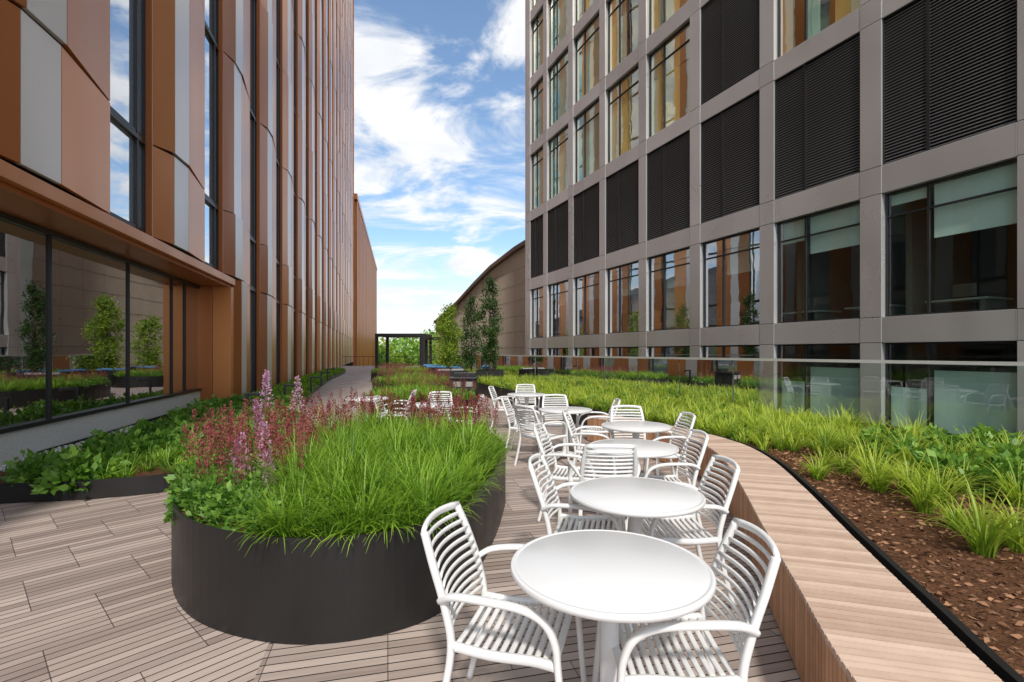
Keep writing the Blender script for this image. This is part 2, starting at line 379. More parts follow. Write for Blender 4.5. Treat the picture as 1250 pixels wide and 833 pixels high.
for bi in range(len(piersY)-1):
    Ya=piersY[bi]+hw; Yb=piersY[bi+1]-hw
    for a,b in bands:
        wbox(pan,R,Ya+.008,Yb-.008,a,b,-.25,-.012)
        wbox(core,R,Ya-.01,Yb+.01,a+.02,b-.02,-.27,-.05)
        wbox(inr,R,Ya-.27,Yb+.27,a+.05,b-.03,-6,-.30,1)
    for ri,(a,b) in enumerate(rows):
        bay=bi-6
        louv=(ri==3) or (ri>=4 and bay==1) or (ri>=5 and bay in(-1,))
        if louv:
            Ym=Ya+(Yb-Ya)*.62
            wbox(core,R,Ya,Yb,a,b,-.24,-.20)
            for (p,q) in ((Ya,Ym),(Ym,Yb)):
                wbox(fr,R,p,p+.035,a,b,-.199,-.05); wbox(fr,R,q-.035,q,a,b,-.199,-.05)
                z=a+.04
                while z<b-.06:
                    lv.quad([R(p+.035,-.15,z+.062),R(q-.035,-.15,z+.062),R(q-.035,-.075,z+.022),R(p+.035,-.075,z+.022)])
                    lv.quad([R(p+.035,-.075,z),R(q-.035,-.075,z),R(q-.035,-.075,z+.022),R(p+.035,-.075,z+.022)])
                    z+=.086
            wbox(fr,R,Ya+.036,Yb-.036,b-.03,b-.001,-.199,-.05); wbox(fr,R,Ya+.036,Yb-.036,a+.001,a+.03,-.199,-.05)
            continue
        Ym=Ya+(Yb-Ya)*.64; tz=b-(b-a)*.2
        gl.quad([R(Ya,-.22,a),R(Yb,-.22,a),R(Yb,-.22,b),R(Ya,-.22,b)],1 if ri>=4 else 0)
        for p in (Ya,Yb-.05,Ym-.03): wbox(fr,R,p+.001,p+.05,a,b,-.25,-.17)
        for (p,q) in ((Ya+.051,Ym-.031),(Ym+.021,Yb-.051)):
            for z in (a+.001,b-.051,tz): wbox(fr,R,p,q,z,z+.05,-.248,-.172)
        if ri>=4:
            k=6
            for s in range(k):  # gold and tan strips paint the opposite building's reflection behind the glass
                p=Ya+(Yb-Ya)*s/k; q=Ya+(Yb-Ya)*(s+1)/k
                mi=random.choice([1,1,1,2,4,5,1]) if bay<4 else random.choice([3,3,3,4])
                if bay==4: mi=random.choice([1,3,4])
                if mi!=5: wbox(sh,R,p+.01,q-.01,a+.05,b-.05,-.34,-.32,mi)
        elif ri==2:
            hcut=random.choice([.42,.5,.3,.45,.36])
            wbox(sh,R,Ya+.06,Ym-.06,b-(b-a)*hcut,b-.06,-.34,-.33,0)
            if random.random()<.7: wbox(sh,R,Ym+.06,Yb-.06,b-(b-a)*random.choice([.22,.3,.1]),b-.06,-.34,-.33,0)
            if bay>=2: wbox(sh,R,Ya+.4,Yb-.5,a,b-.3,-.8,-.75,random.choice([1,2]))
        elif ri==1:
            wbox(sh,R,Ya+.06,Ym-.06,a+.1,b-(b-a)*.24,-.34,-.33,0)
            if random.random()<.5: wbox(sh,R,Ym+.06,Yb-.06,a+.1,b-(b-a)*.4,-.34,-.33,0)
        if ri<4: wbox(inr,R,Yb-.1,Yb+.05,a,b,-4.5,-1.2,0)
wbox(inr,R,piersY[0],35.9,-7,top,-14,-6,0)
wbox(inr,R,piersY[0]-.2,piersY[0]-.05,-7,top,-14,-.3,0)
wbox(pan,R,35.96+.27,36.5,-7,top,-14,-.02)
wbox(pan,R,piersY[0],36.5,top,top+.4,-14,.02)
for r0 in (1,2):
    for Y in np.arange(6,34,2.1):
        a=rows[r0][0]-.2
        wbox(inr,R,Y,Y+1.3,a+.6,a+.65,-2.4,-1.2,1); wbox(inr,R,Y+.1,Y+.2,a,a+.6,-2.3,-1.3,0); wbox(inr,R,Y+.5,Y+1.0,a+.75,a+1.1,-1.9,-1.86,0)
pan.obj('metal_panels',['alu'],RB,bevel=.008); core.obj('panel_backing',['core'],RB); fr.obj('window_frames',['dark'],RB)
gl.obj('windows',['glassR','glassG'],RB,fix=False); lv.obj('louvers',['louver'],RB,fix=False); inr.obj('interior_floors',['inter','ceil'],RB); sh.obj('blinds_and_reflection_strips',['shade','gold','gold2','teal','pale'],RB)

# ---- left copper clad building
LB=empty('copper_clad_building'); A=frame(-4.75,-.27,1); U=frame(-4.04,-.27,1)
base=MB(); wbox(base,A,-2,13.58,0.001,.57,-.35,.0); base.obj('granite_base_wall',['stone'],LB)
g=MB(); g.quad([A(-2,-.06,.6),A(13.58,-.06,.6),A(13.58,-.06,3.34),A(-2,-.06,3.34)]); g.obj('lobby_glass',['glassL'],LB,fix=False)
f=MB()
wbox(f,A,-2,13.58,.571,.63,-.12,.03); wbox(f,A,-2,13.58,3.30,3.375,-.12,.0)
for Y in (.4,2.7,5.0,7.34,9.66,11.7,12.5,13.54): wbox(f,A,Y-.018,Y+.018,.631,3.299,-.08,-.03)
f.obj('lobby_window_frames',['dark'],LB)
s=MB()
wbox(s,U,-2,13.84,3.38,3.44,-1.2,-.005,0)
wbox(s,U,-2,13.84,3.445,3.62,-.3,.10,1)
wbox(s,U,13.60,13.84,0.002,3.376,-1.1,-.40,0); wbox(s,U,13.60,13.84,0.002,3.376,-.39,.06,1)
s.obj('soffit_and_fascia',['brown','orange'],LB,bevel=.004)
i=MB(); wbox(i,A,-2,13.5,.002,.1,-6,-.36,1); wbox(i,A,-2,13.5,.1,3.3,-6.2,-6,0); wbox(i,A,13.3,13.5,.1,3.3,-6,-.4,0); wbox(i,A,-2,13.5,3.32,3.37,-6,-.13,1)
for Y in (3,6.5,10): wbox(i,A,Y,Y+.5,.1,3.3,-2.6,-2.1,1)
i.obj('lobby_interior',['inter','ceil'],LB)
up=MB(); up.rnd=True; ug=MB(); uf=MB(); uc=MB()
levels=[3.66,5.3]+[5.3+4.15*k for k in range(1,15)]
PERIOD=4.1
for k in range(-1,19):
    Y0=4.86+PERIOD*k
    lo=0.02 if Y0+.1>=12.9 else None
    lv_=([0.02]+levels) if lo is not None else levels
    cols=[0 if k%3==1 else 2,1,0]
    amps=[.85,1.05,.9,1.1,.85,1.0]
    w1=.60;w2=1.28
    for j in range(len(lv_)-1):
        a=lv_[j]; b=lv_[j+1]
        am=amps[(j+2*k)%6]
        sh_=(.05 if (j+k)%2 else 0)
        prof=[(Y0,.02),(Y0+w1+sh_,.14*am),(Y0+w2+sh_,.16*am),(Y0+2.60,.05)]
        if k==2 and j==0: prof=[(13.87,.02),(14.30,.15),(14.75,.17),(Y0+2.60,.05)]
        for q in range(3):
            (ya,oa),(yb,ob)=prof[q],prof[q+1]
            sl=.7
            first=(a<4)
            ba=a+(0 if first else sl*oa)+.014; bb=a+(0 if first else sl*ob)+.014
            ta=b+sl*oa-.014; tb=b+sl*ob-.014
            if lo is not None and a==0.02: ta=b-.014; tb=b-.014
            up.prism([U(ya+.006,oa,ba),U(yb-.006,ob,bb),U(yb-.006,ob-.06,bb),U(ya+.006,oa-.06,ba)],
                     [U(ya+.006,oa,ta),U(yb-.006,ob,tb),U(yb-.006,ob-.06,tb),U(ya+.006,oa-.06,ta)],cols[q])
        ug.quad([U(Y0+2.6,-.14,a),U(Y0+PERIOD,-.14,a),U(Y0+PERIOD,-.14,b),U(Y0+2.6,-.14,b)])
        if Y0<50:
            for p in (Y0+2.6,Y0+PERIOD-.06,Y0+3.75): wbox(uf,U,p,p+.05,a,b,-.16,-.08)
            wbox(uf,U,Y0+2.66,Y0+PERIOD-.07,b-.03,b+.05,-.158,-.07)
            wbox(uf,U,Y0+2.66,Y0+PERIOD-.07,a+.06,a+.12,-.158,-.09)
    if k==2:
        wbox(uc,U,Y0-.02,Y0+2.58,3.67,levels[-1],-.6,-.10); wbox(uc,U,13.87,Y0+2.58,.02,3.66,-.6,-.10)
        wbox(up,U,Y0-.04,Y0-.005,3.67,levels[-1],-.2,.02,2)
    else:
        wbox(uc,U,Y0-.02,Y0+2.58,lv_[0],levels[-1],-.6,-.10)
        wbox(up,U,Y0-.04,Y0-.005,lv_[0],levels[-1],-.2,.02,2)
    wbox(up,U,Y0+2.52,Y0+2.60,lv_[0],levels[-1],-.2,.0,2)
Yend=4.86+PERIOD*19
wbox(uc,U,.8,Yend,3.7,levels[-1],-14,-.62); wbox(uc,U,13.9,Yend,.01,3.69,-14,-.62)
wbox(up,U,.6,.8,3.7,levels[-1],-14,0,0); wbox(up,U,Yend,Yend+.3,0,levels[-1]+.5,-14,.2,0)
up.obj('facade_panels',['orange','pink','brown'],LB); ug.obj('facade_windows',['glassU'],LB,fix=False)
uf.obj('window_frames',['dark'],LB); uc.obj('building_core',['core'],LB)

# ---- lower copper wing further back
W=empty('copper_wing_building'); Wp=frame(-26.6+.225*84,-.225,1)
w=MB(); w.rnd=True; wc=MB()
Yw=86; q=0
while Yw<160:
    wbox(w,Wp,Yw,Yw+.9,-7,27.6,-.3,.45,0); wbox(w,Wp,Yw+.91,Yw+1.7,-7,27.4,-.3,.25 if q%2 else .05,1 if q%2 else 0); Yw+=2.4; q+=1
wbox(w,Wp,85,160.5,27.7,28.6,-12,.5,0); wbox(wc,Wp,85.5,160,-7,27.7,-12,-.31)
w.obj('wing_panels',['orange','pink','brown'],W); wc.obj('wing_core',['core'],W)

# ---- curved roof stone building
C=empty('curved_roof_building')
def cp(t): return (-11.6+t*(9.5),76-22*t)
def ch(t):
    u=[533,560,580,600,630,650,690,740,800]; v=[392,368,346,326,303,291,278,268,262]
    x,y=cp(t); uu=625+610*x/y
    return 1.6+(430-np.interp(uu,u,v))/610*y
cb=MB(); ce=MB(); T=np.linspace(0,1.45,46)
for a,b in zip(T[:-1],T[1:]):
    xa,ya=cp(a); xb,yb=cp(b); za,zb=ch(a),ch(b)
    cb.prism([(xa,ya,-7),(xb,yb,-7),(xb+9,yb+14,-7),(xa+9,ya+14,-7)],[(xa,ya,za-.4),(xb,yb,zb-.4),(xb+9,yb+14,zb-.4),(xa+9,ya+14,za-.4)])
    e=.7
    ce.prism([(xa-e*.3,ya-e,za-.38),(xb-e*.3,yb-e,zb-.38),(xb+9,yb+14,zb-.38),(xa+9,ya+14,za-.38)],[(xa-e*.3,ya-e,za),(xb-e*.3,yb-e,zb),(xb+9,yb+14,zb),(xa+9,ya+14,za)])
cb.obj('stone_wall',['beige'],C); ce.obj('curved_roof',['roofedge'],C)
cj=MB()
for z in np.arange(-1,18,1.5):
    ts=[t for t in T if ch(t)-.6>z]
    if len(ts)>1:
        xa,ya=cp(ts[0]); xb,yb=cp(ts[-1]); cj.quad([(xa-.01,ya-.02,z),(xb-.01,yb-.02,z),(xb-.01,yb-.02,z+.05),(xa-.01,ya-.02,z+.05)])
for t in T[::3]:
    x,y=cp(t); cj.quad([(x,y-.03,-7),(x+.05,y-.05,-7),(x+.05,y-.05,ch(t)-.6),(x,y-.03,ch(t)-.6)])
cj.obj('stone_joints',['joint'],C,fix=False)

# ---------------------------------------------------------------- planters
def planter(name,ctrl,h,z_soil,n=8):
    poly=[(p.x,p.y) for p in catmull([(x,y,0) for x,y in ctrl],n,True)]
    e=empty(name)
    mb=MB(); ringwall(mb,poly,.012,.004,h); mb.obj('steel_wall',['steel'],e,smooth=False)
    mb=MB(); sheet(mb,offs(poly,.012),z_soil); mb.obj('soil',['soil'],e,fix=False)
    return poly,e
c1=[(-1.3,2.74),(-.78,2.80),(-.40,3.12),(-.22,3.8),(-.10,4.8),(-.10,5.7),(-.45,6.5),(-1.3,6.8),(-2.3,6.3),(-2.85,5.3),(-2.80,4.3),(-2.42,3.55),(-1.92,3.0)]
p1,e1=planter('round_steel_planter',c1,.585,.50)
inn=offs(p1,.08)
zoneA=lambda x,y:((x<-1.45-.1*(y-3))&(y<5.2))|((y>5.35+.3*np.sin(x*3)))
gx,gy=scatter(inn,.165,.45,lambda x,y:~zoneA(x,y))
rim=[(p[0],p[1]) for p in offs(p1,.10)]
rx_=np.array([p[0] for p in rim]);ry_=np.array([p[1] for p in rim]); kk=(~zoneA(rx_,ry_)); rx_,ry_=rx_[kk],ry_[kk]
rx_=rx_+rng.normal(0,.02,len(rx_)); ry_=ry_+rng.normal(0,.02,len(ry_))
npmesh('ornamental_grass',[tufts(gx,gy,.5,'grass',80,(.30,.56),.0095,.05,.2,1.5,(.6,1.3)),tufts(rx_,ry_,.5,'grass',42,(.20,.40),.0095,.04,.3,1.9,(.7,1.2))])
ax,ay=scatter(inn,.16,.45,zoneA)
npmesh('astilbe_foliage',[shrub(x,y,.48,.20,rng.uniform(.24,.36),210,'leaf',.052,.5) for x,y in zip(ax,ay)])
ax,ay=scatter(inn,.12,.5,lambda x,y:zoneA(x,y)&((y>3.3)|(x<-2.0)))
npmesh('astilbe_flowers',plumes(ax,ay,.5,rng.uniform(.34,.62,len(ax)),'plume',.22,90,.032))
lx=np.array([-1.98,-1.90,-2.0,-1.85,-2.1,-1.95,-2.0,-1.78,-1.7,-2.2]);ly=np.array([3.75,3.85,4.0,4.3,4.2,3.6,4.15,3.68,3.6,3.9])
npmesh('lilac_astilbe_flowers',plumes(lx,ly,.5,np.array([.44,.5,.92,.84,.46,.36,.66,.38,.34,.4]),'lilac',.30,260,.055))

def island(ctrl,h,seed):
    p,e=planter('round_steel_planter',ctrl,h,h-.08,6)
    q=offs(p,.12)
    x,y=scatter(q,.28,.45,lambda x,y:np.sin(x*1.7+seed)+np.cos(y*1.1)>-.25)
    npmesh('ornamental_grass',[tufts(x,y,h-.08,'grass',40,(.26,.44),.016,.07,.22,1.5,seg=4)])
    x,y=scatter(q,.32,.45,lambda x,y:np.sin(x*1.7+seed)+np.cos(y*1.1)<=.1)
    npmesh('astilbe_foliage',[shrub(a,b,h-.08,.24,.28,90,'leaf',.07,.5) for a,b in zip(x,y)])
    x,y=scatter(q,.20,.45,lambda x,y:np.sin(x*1.7+seed)+np.cos(y*1.1)<=.3)
    npmesh('astilbe_flowers',plumes(x,y,h-.08,rng.uniform(.36,.56,len(x)),'plume',.24,60,.045))
island([(-2.4,10.8),(-1.4,11.0),(-.8,12.2),(-1.2,14),(-2.2,15),(-3.5,14.4),(-3.7,12.4),(-3.2,11.2)],.5,0)
island([(-4.0,17),(-2.9,16.8),(-2.2,18.2),(-2.8,21),(-4.3,22.5),(-5.4,21.5),(-5.2,18.6)],.5,2)
island([(-7.0,26),(-5.2,25.6),(-4.6,27.5),(-5.9,31),(-7.6,32),(-8.1,29)],.5,4)

# left bed by the facade
lb=[(-6.6,4.95),(-5.4,5.26),(-4.6,5.42),(-3.85,5.8),(-3.55,6.6),(-3.8,8.2),(-4.5,10),(-5.3,12),(-6.2,15),(-7.9,20),(-10.2,28),(-13.0,39),(-14.3,39),(-11.5,28),(-9.35,20),(-8.25,15.5),(-8.0,14),(-8.15,12.8),(-7.15,9.0),(-6.65,7.0),(-6.5,5.9)]
lbp=[(p.x,p.y) for p in catmull([(x,y,0) for x,y in lb],5,True)]
e=empty('low_planting_bed'); mb=MB(); ringwall(mb,lbp,.012,.004,.21); mb.obj('steel_edging',['steel'],e)
mb=MB(); sheet(mb,offs(lbp,.012),.15); mb.obj('soil',['soil'],e,fix=False)
li=offs(lbp,.12)
wallx=lambda y:-4.75-.27*y
x,y=scatter(li,.33,.5,lambda x,y:(y<13)&(x>wallx(y)+.72)&((x<-4.7)|(y>6.6))&(x>-5.6-.25*(y-5.5)))
npmesh('leafy_shrub',[shrub(a,b,.14,rng.uniform(.24,.34),rng.uniform(.20,.48),200,'leaf',.10,.6) for a,b in zip(x,y)])
x,y=scatter(li,.24,.5,lambda x,y:(y<8)&(x>-5.6))
npmesh('groundcover_grass',[tufts(x,y,.15,'grass',40,(.16,.3),.012,.07,.3,1.4)])
x,y=scatter(li,.36,.5,lambda x,y:y>12)
npmesh('leafy_groundcover',[shrub(a,b,.14,.28,.24,70,'grass',.11,.5) for a,b in zip(x,y)])
m=1100; pY=rng.uniform(3,10,m); po=rng.uniform(.02,.50,m)
pb=MB()
for Y,o in zip(pY,po):
    x,y,_=A(Y,o,0); r=rng.uniform(.02,.045); a=rng.uniform(0,3); zb=.003 if Y<6 else .155
    b=[(x+r*math.cos(a+t)*1.2,y+r*math.sin(a+t),zb) for t in np.arange(0,6.2,1.05)]; t_=[(x+(p[0]-x)*.6,y+(p[1]-y)*.6,zb+r*.9) for p in b]
    pb.prism(b,t_)
pb.obj('pebbles',['pebble'],smooth=True)

# ---------------------------------------------------------------- bench + right bed
bf=catmull([(1.0,.6,0),(1.2,1.74,0),(1.42,2.5,0),(1.66,3.3,0),(2.02,4.45,0),(2.30,5.5,0),(2.38,6.3,0),(2.2,7.15,0),(1.85,8.0,0),(1.35,9.0,0)],30)
def resample(P,step):
    out=[P[0]];acc=0
    for a,b in zip(P[:-1],P[1:]):
        d=(b-a).length
        while acc+d>=step:
            t=(step-acc)/d; a=a.lerp(b,t); out.append(a); d=(b-a).length; acc=0
        acc+=d
    return out
bs=resample(bf,.046)
be=empty('curved_wood_bench'); top_=MB(); fro=MB(); cor=MB()
nrm=[]
for k in range(len(bs)):
    t=(bs[min(k+3,len(bs)-1)]-bs[max(k-3,0)]).normalized(); nrm.append((t,Vector((t.y,-t.x,0))))
BW=.50
for k in range(len(bs)-1):
    p=bs[k]; q=bs[k+1]; (t1,n1),(t2,n2)=nrm[k],nrm[k+1]
    g=.23; v=random.random()
    a=p.lerp(q,g/2); b=p.lerp(q,1-g/2); a2=(p+n1*BW).lerp(q+n2*BW,g/2); b2=(p+n1*BW).lerp(q+n2*BW,1-g/2)
    dz=random.uniform(-.001,.001)
    top_.prism([(*a.xy,.422),(*b.xy,.422),(*b2.xy,.422),(*a2.xy,.422)],[(*a.xy,.452+dz),(*b.xy,.452+dz),(*b2.xy,.452+dz),(*a2.xy,.452+dz)],0,v)
    n=(n1+n2)/2; c=a+n*.024; d=b+n*.024; a=a+n*.002; b=b+n*.002
    fro.prism([(*a.xy,.015),(*b.xy,.015),(*d.xy,.015),(*c.xy,.015)],[(*a.xy,.42),(*b.xy,.42),(*d.xy,.42),(*c.xy,.42)],0,min(1,v*.9))
    if k%4==0 and k+4<len(bs):
        c=p+n1*.03; e_=p+n1*(BW-.01)
        q=bs[k+4]; n2=nrm[k+4][1]; d=q+n2*.03; f_=q+n2*(BW-.01)
        cor.prism([(*c.xy,.004),(*d.xy,.004),(*f_.xy,.004),(*e_.xy,.004)],[(*c.xy,.418),(*d.xy,.418),(*f_.xy,.418),(*e_.xy,.418)])
top_.obj('seat_slats',['bench'],be); fro.obj('front_slats',['benchf'],be); cor.obj('bench_core',['core'],be)
edge=[(p+n*(BW+.06)) for p,(t,n) in zip(bs[::4],nrm[::4])]
edge=[(p.x,p.y) for p in edge]+[(1.75,9.9),(1.25,11.2),(.55,13.5),(-.3,16),(-1.5,19.5),(-3.2,25),(-4.3,30)]
RL=frame(9.38,-.418,-1)
rl=[(RL(Y,.12,0)[0],RL(Y,.12,0)[1]) for Y in np.linspace(30,.5,12)]
bedR=edge+rl
e=empty('long_planting_bed'); mb=MB(); ringwall(mb,bedR,.035,.004,.44); mb.obj('steel_edging',['steel'],e)
mb=MB(); sheet(mb,offs(bedR,.035),.35); mb.obj('soil',['soil'],e,fix=False)
bi=offs(bedR,.10)
x,y=scatter(bi,.045,.5,lambda x,y:(y<6.5)&(x<6))
ang=rng.uniform(0,6.28,len(x)); c=np.stack([x,y,np.full(len(x),.352)+rng.uniform(0,.012,len(x))],1)
npmesh('mulch_chips',[leaves(c,np.stack([np.cos(ang),np.sin(ang),rng.uniform(-.1,.35,len(x))],1),rng.uniform(.02,.06,len(x)),.4,rng.uniform(0,1,len(x)),'chip')])
eg=np.array(edge)
def dist_edge(x,y): return np.sqrt(((x[:,None]-eg[None,:,0])**2+(y[:,None]-eg[None,:,1])**2)).min(1)
bi=offs(bedR,.16)
x,y=scatter(bi,.43,.42,lambda x,y:(y<8.5)&(dist_edge(x,y)>.40+.25*np.sin(y*2.3))&(x<5.6)&((y>2.75)|(x>3.3)))
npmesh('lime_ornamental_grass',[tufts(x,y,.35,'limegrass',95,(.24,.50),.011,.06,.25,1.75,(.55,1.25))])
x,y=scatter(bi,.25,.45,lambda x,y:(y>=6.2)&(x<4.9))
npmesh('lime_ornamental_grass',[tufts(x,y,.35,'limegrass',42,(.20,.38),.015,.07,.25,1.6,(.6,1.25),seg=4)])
x,y=scatter(bi,.42,.45,lambda x,y:(x>4.0)&(x<6.3)&(y<6.2)&(y>3.6))
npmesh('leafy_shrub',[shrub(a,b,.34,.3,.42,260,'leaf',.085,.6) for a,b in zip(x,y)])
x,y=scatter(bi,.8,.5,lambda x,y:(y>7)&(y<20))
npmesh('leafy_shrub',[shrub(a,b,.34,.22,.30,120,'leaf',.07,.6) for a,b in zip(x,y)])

ge=empty('glass_railing'); gg=MB(); gm=MB()
Ys=np.arange(-1.5,32.5,1.55)
for Y in Ys[:-1]:
    gg.quad([RL(Y+.015,0,.05),RL(Y+1.535,0,.05),RL(Y+1.535,0,1.425),RL(Y+.015,0,1.425)])
wbox(gm,RL,Ys[0],Ys[-1],1.42,1.47,-.03,.03); wbox(gm,RL,Ys[0],Ys[-1],.0,.12,-.05,.05)
gg.obj('glass_panels',['rail'],ge,fix=False); gm.obj('top_rail',['rails'],ge)

# ---------------------------------------------------------------- chair + table
def chair_mesh():
    mb=MB()
    for s in (-1,1):
        sweep(mb,catmull([(s*.235,-.30,0),(s*.225,-.245,.22),(s*.215,-.215,.42),(s*.213,-.245,.58),(s*.205,-.30,.74),(s*.185,-.345,.855)],6),.034,.030)
        sweep(mb,catmull([(s*.215,-.262,.60),(s*.250,-.19,.638),(s*.275,-.05,.650),(s*.278,.09,.64),(s*.275,.175,.60),(s*.268,.215,.52),(s*.262,.225,.42),(s*.262,.245,.2),(s*.266,.262,0)],6),.038,.026)
        sweep(mb,catmull([(s*.215,-.215,.425),(s*.222,-.05,.415),(s*.238,.12,.43),(s*.255,.215,.432)],5),.030,.036)
    xs=np.linspace(-1,1,9)
    def cross(y,z,hw,sag,back):
        return [(x*hw,y-back*(1-x*x),z-sag*(1-x*x)) for x in xs]
    for k in range(12):
        u=k/11; y=-.195+.40*u; z=.425+.012*u+(-.018*math.sin(u*3.1))
        if k==11: z-=.006
        sweep(mb,cross(y,z,.218+.032*u,.010,0),.023 if k<11 else .03,.014,side=(0,1,0))
    for k in range(11):
        u=k/10; z=.475+.345*u; y=-.218-.03*u-.088*u*u
        sweep(mb,cross(y,z,.212-.02*u,0,.035),.022,.013,side=(0,.25,1))
    sweep(mb,cross(-.345,.858,.195,-.012,.035),.034,.022,side=(0,.25,1))
    return mb.obj('white_armchair',['white'],smooth=True)
def table_obj():
    mb=MB()
    lathe(mb,[(.36,.712),(.392,.714),(.399,.722),(.401,.731),(.398,.739),(.392,.742),(.384,.742),(.381,.7395),(.376,.7395),(.373,.742),(.001,.742)],seg=96)
    lathe(mb,[(.055,.04),(.05,.10),(.040,.16),(.038,.60),(.048,.68),(.10,.711)],seg=32)
    for a in range(4):
        th=math.pi/4+a*math.pi/2; c,s=math.cos(th),math.sin(th)
        sweep(mb,[(c*.03,s*.03,.085),(c*.12,s*.12,.075),(c*.22,s*.22,.045),(c*.29,s*.29,.022)],.07,.035,side=(-s,c,0))
        lathe(mb,[(.02,0.0),(.022,.02)],c*.285,s*.285,12)
        sweep(mb,[(c*.03,s*.03,.69),(c*.32,s*.32,.705)],.03,.02,side=(-s,c,0))
    o=mb.obj('round_cafe_table',['tabletop'],smooth=True)
    md=o.modifiers.new('e','EDGE_SPLIT'); md.split_angle=math.radians(40); return o
ch0=chair_mesh(); tb0=table_obj()
used=set()
def inst(o,x,y,rot):
    if o.name not in used: used.add(o.name); q=o
    else: q=o.copy(); S.collection.objects.link(q)
    q.location=(x,y,.002); q.rotation_euler=(0,0,math.radians(rot)); return q
tables=[(.394,2.02,5),(.755,3.05,20),(1.10,4.55,10),(1.45,5.85,0),(.80,7.5,0),(-1.35,8.2,0),(-2.7,9.3,0),(.3,10.2,0)]
for t in tables: inst(tb0,*t)
chairs=[(.02,2.15,-15),(.62,2.01,177),
        (.50,3.32,-14),(1.08,3.34,180),
        (.60,4.85,-15),(1.34,4.5,180),(.78,4.25,88),
        (1.0,6.05,-12),(1.72,5.85,184),(1.52,6.35,-92),
        (.22,7.9,-12),(1.25,7.6,178),(.75,8.1,-85),(.42,7.0,40),
        (-1.85,8.1,0),(-.85,8.3,185),(-1.3,8.75,-90),(-2.2,9.5,180),
        (-.1,10.4,-10),(.3,10.8,-90)]
for x,y,a in chairs: inst(ch0,x,y,a-90)

# ---------------------------------------------------------------- path lights
pl=MB(); pl.box(-.03,.03,-.03,.03,0,.60); pl.box(.031,.36,-.03,.03,.545,.60); pl.box(.30,.359,-.029,.029,.50,.544); pl.box(-.06,.06,-.06,.06,-.01,.012)
po=pl.obj('path_light',['black'],bevel=.004)
for k,(x,y) in enumerate([(-5.5,10.4),(-6.0,13.2),(-7.0,17.4),(-8.2,21.5),(-9.6,26)]):
    q=po if k==0 else po.copy()
    if k: S.collection.objects.link(q)
    q.location=(x,y,.15); q.rotation_euler=(0,0,math.radians(15))

# ---------------------------------------------------------------- pergola, bin, sofas, tree pots
def pergola(x,y,w,d,h):
    e=empty('black_steel_pergola',(x,y,0)); m=MB(); t=.22
    for a in (0,w-t):
        for b in (0,d-t): m.box(a,a+t,b,b+t,0.004,h-t)
    m.box(0,w,0,t,h-t+.002,h); m.box(0,w,d-t,d,h-t+.002,h); m.box(0,t,t+.002,d-t-.002,h-t+.002,h); m.box(w-t,w,t+.002,d-t-.002,h-t+.002,h)
    for k in range(9):
        a=t+.1+(w-2*t-.3)*k/8; m.box(a,a+.06,t+.002,d-t-.002,h-.16,h-.01)
    m.obj('pergola_frame',['black'],e,bevel=.005)
pergola(-10.7,39,3.9,3.6,3.05); pergola(-8.5,46,3.2,3.2,3.0)
e=empty('trash_bin',(-1.28,13.4,0)); m=MB()
m.box(-.34,.34,-.3,.3,.06,.86); m.box(-.30,.30,-.26,.26,.004,.058); m.box(-.37,.37,-.33,.33,.88,.93); m.box(-.30,.30,.10,.26,.93,1.04); m.box(-.34,.34,.2,.26,.862,.878)
m.box(-.31,-.01,-.315,-.301,.10,.66); m.box(.01,.31,-.315,-.301,.10,.66); m.box(-.26,-.06,-.325,-.301,.69,.82,1); m.box(.06,.26,-.325,-.301,.69,.82,1)
m.obj('bin_cabinet',['black','concrete'],e,bevel=.008)
def sofa(x,y,r,col):
    e=empty('outdoor_sofa',(x,y,0)); e.rotation_euler=(0,0,math.radians(r)); m=MB()
    m.box(-.8,.8,-.38,.38,.12,.26,0); m.box(-.8,.8,.28,.40,.262,.72,0); m.box(-.8,-.68,-.38,.278,.262,.56,0); m.box(.68,.8,-.38,.278,.262,.56,0)
    for s in (-.76,.70):
        for t in (-.36,.30): m.box(s,s+.06,t,t+.06,0.003,.118,0)
    m.obj('sofa_frame',['black'],e,bevel=.01); m=MB()
    for a in (-.66,.01): m.box(a,a+.65,-.36,.26,.262,.42,0); m.box(a+.02,a+.63,.12,.275,.425,.80,0)
    m.obj('cushions',[col],e,bevel=.04)
sofa(-3.0,24,200,'cushG'); sofa(-4.3,29,160,'cushB'); sofa(-5.2,33,190,'cushB'); sofa(-2.9,27.5,120,'cushB')
def pot(x,y,w,h):
    m=MB(); P=[(x-w/2,y-w/2),(x+w/2,y-w/2),(x+w/2,y+w/2),(x-w/2,y+w/2)]
    ringwall(m,P,.03,.004,h); sheet(m,offs(P,.03),h-.06,1); m.obj('square_planter_pot',['steel','soil'])
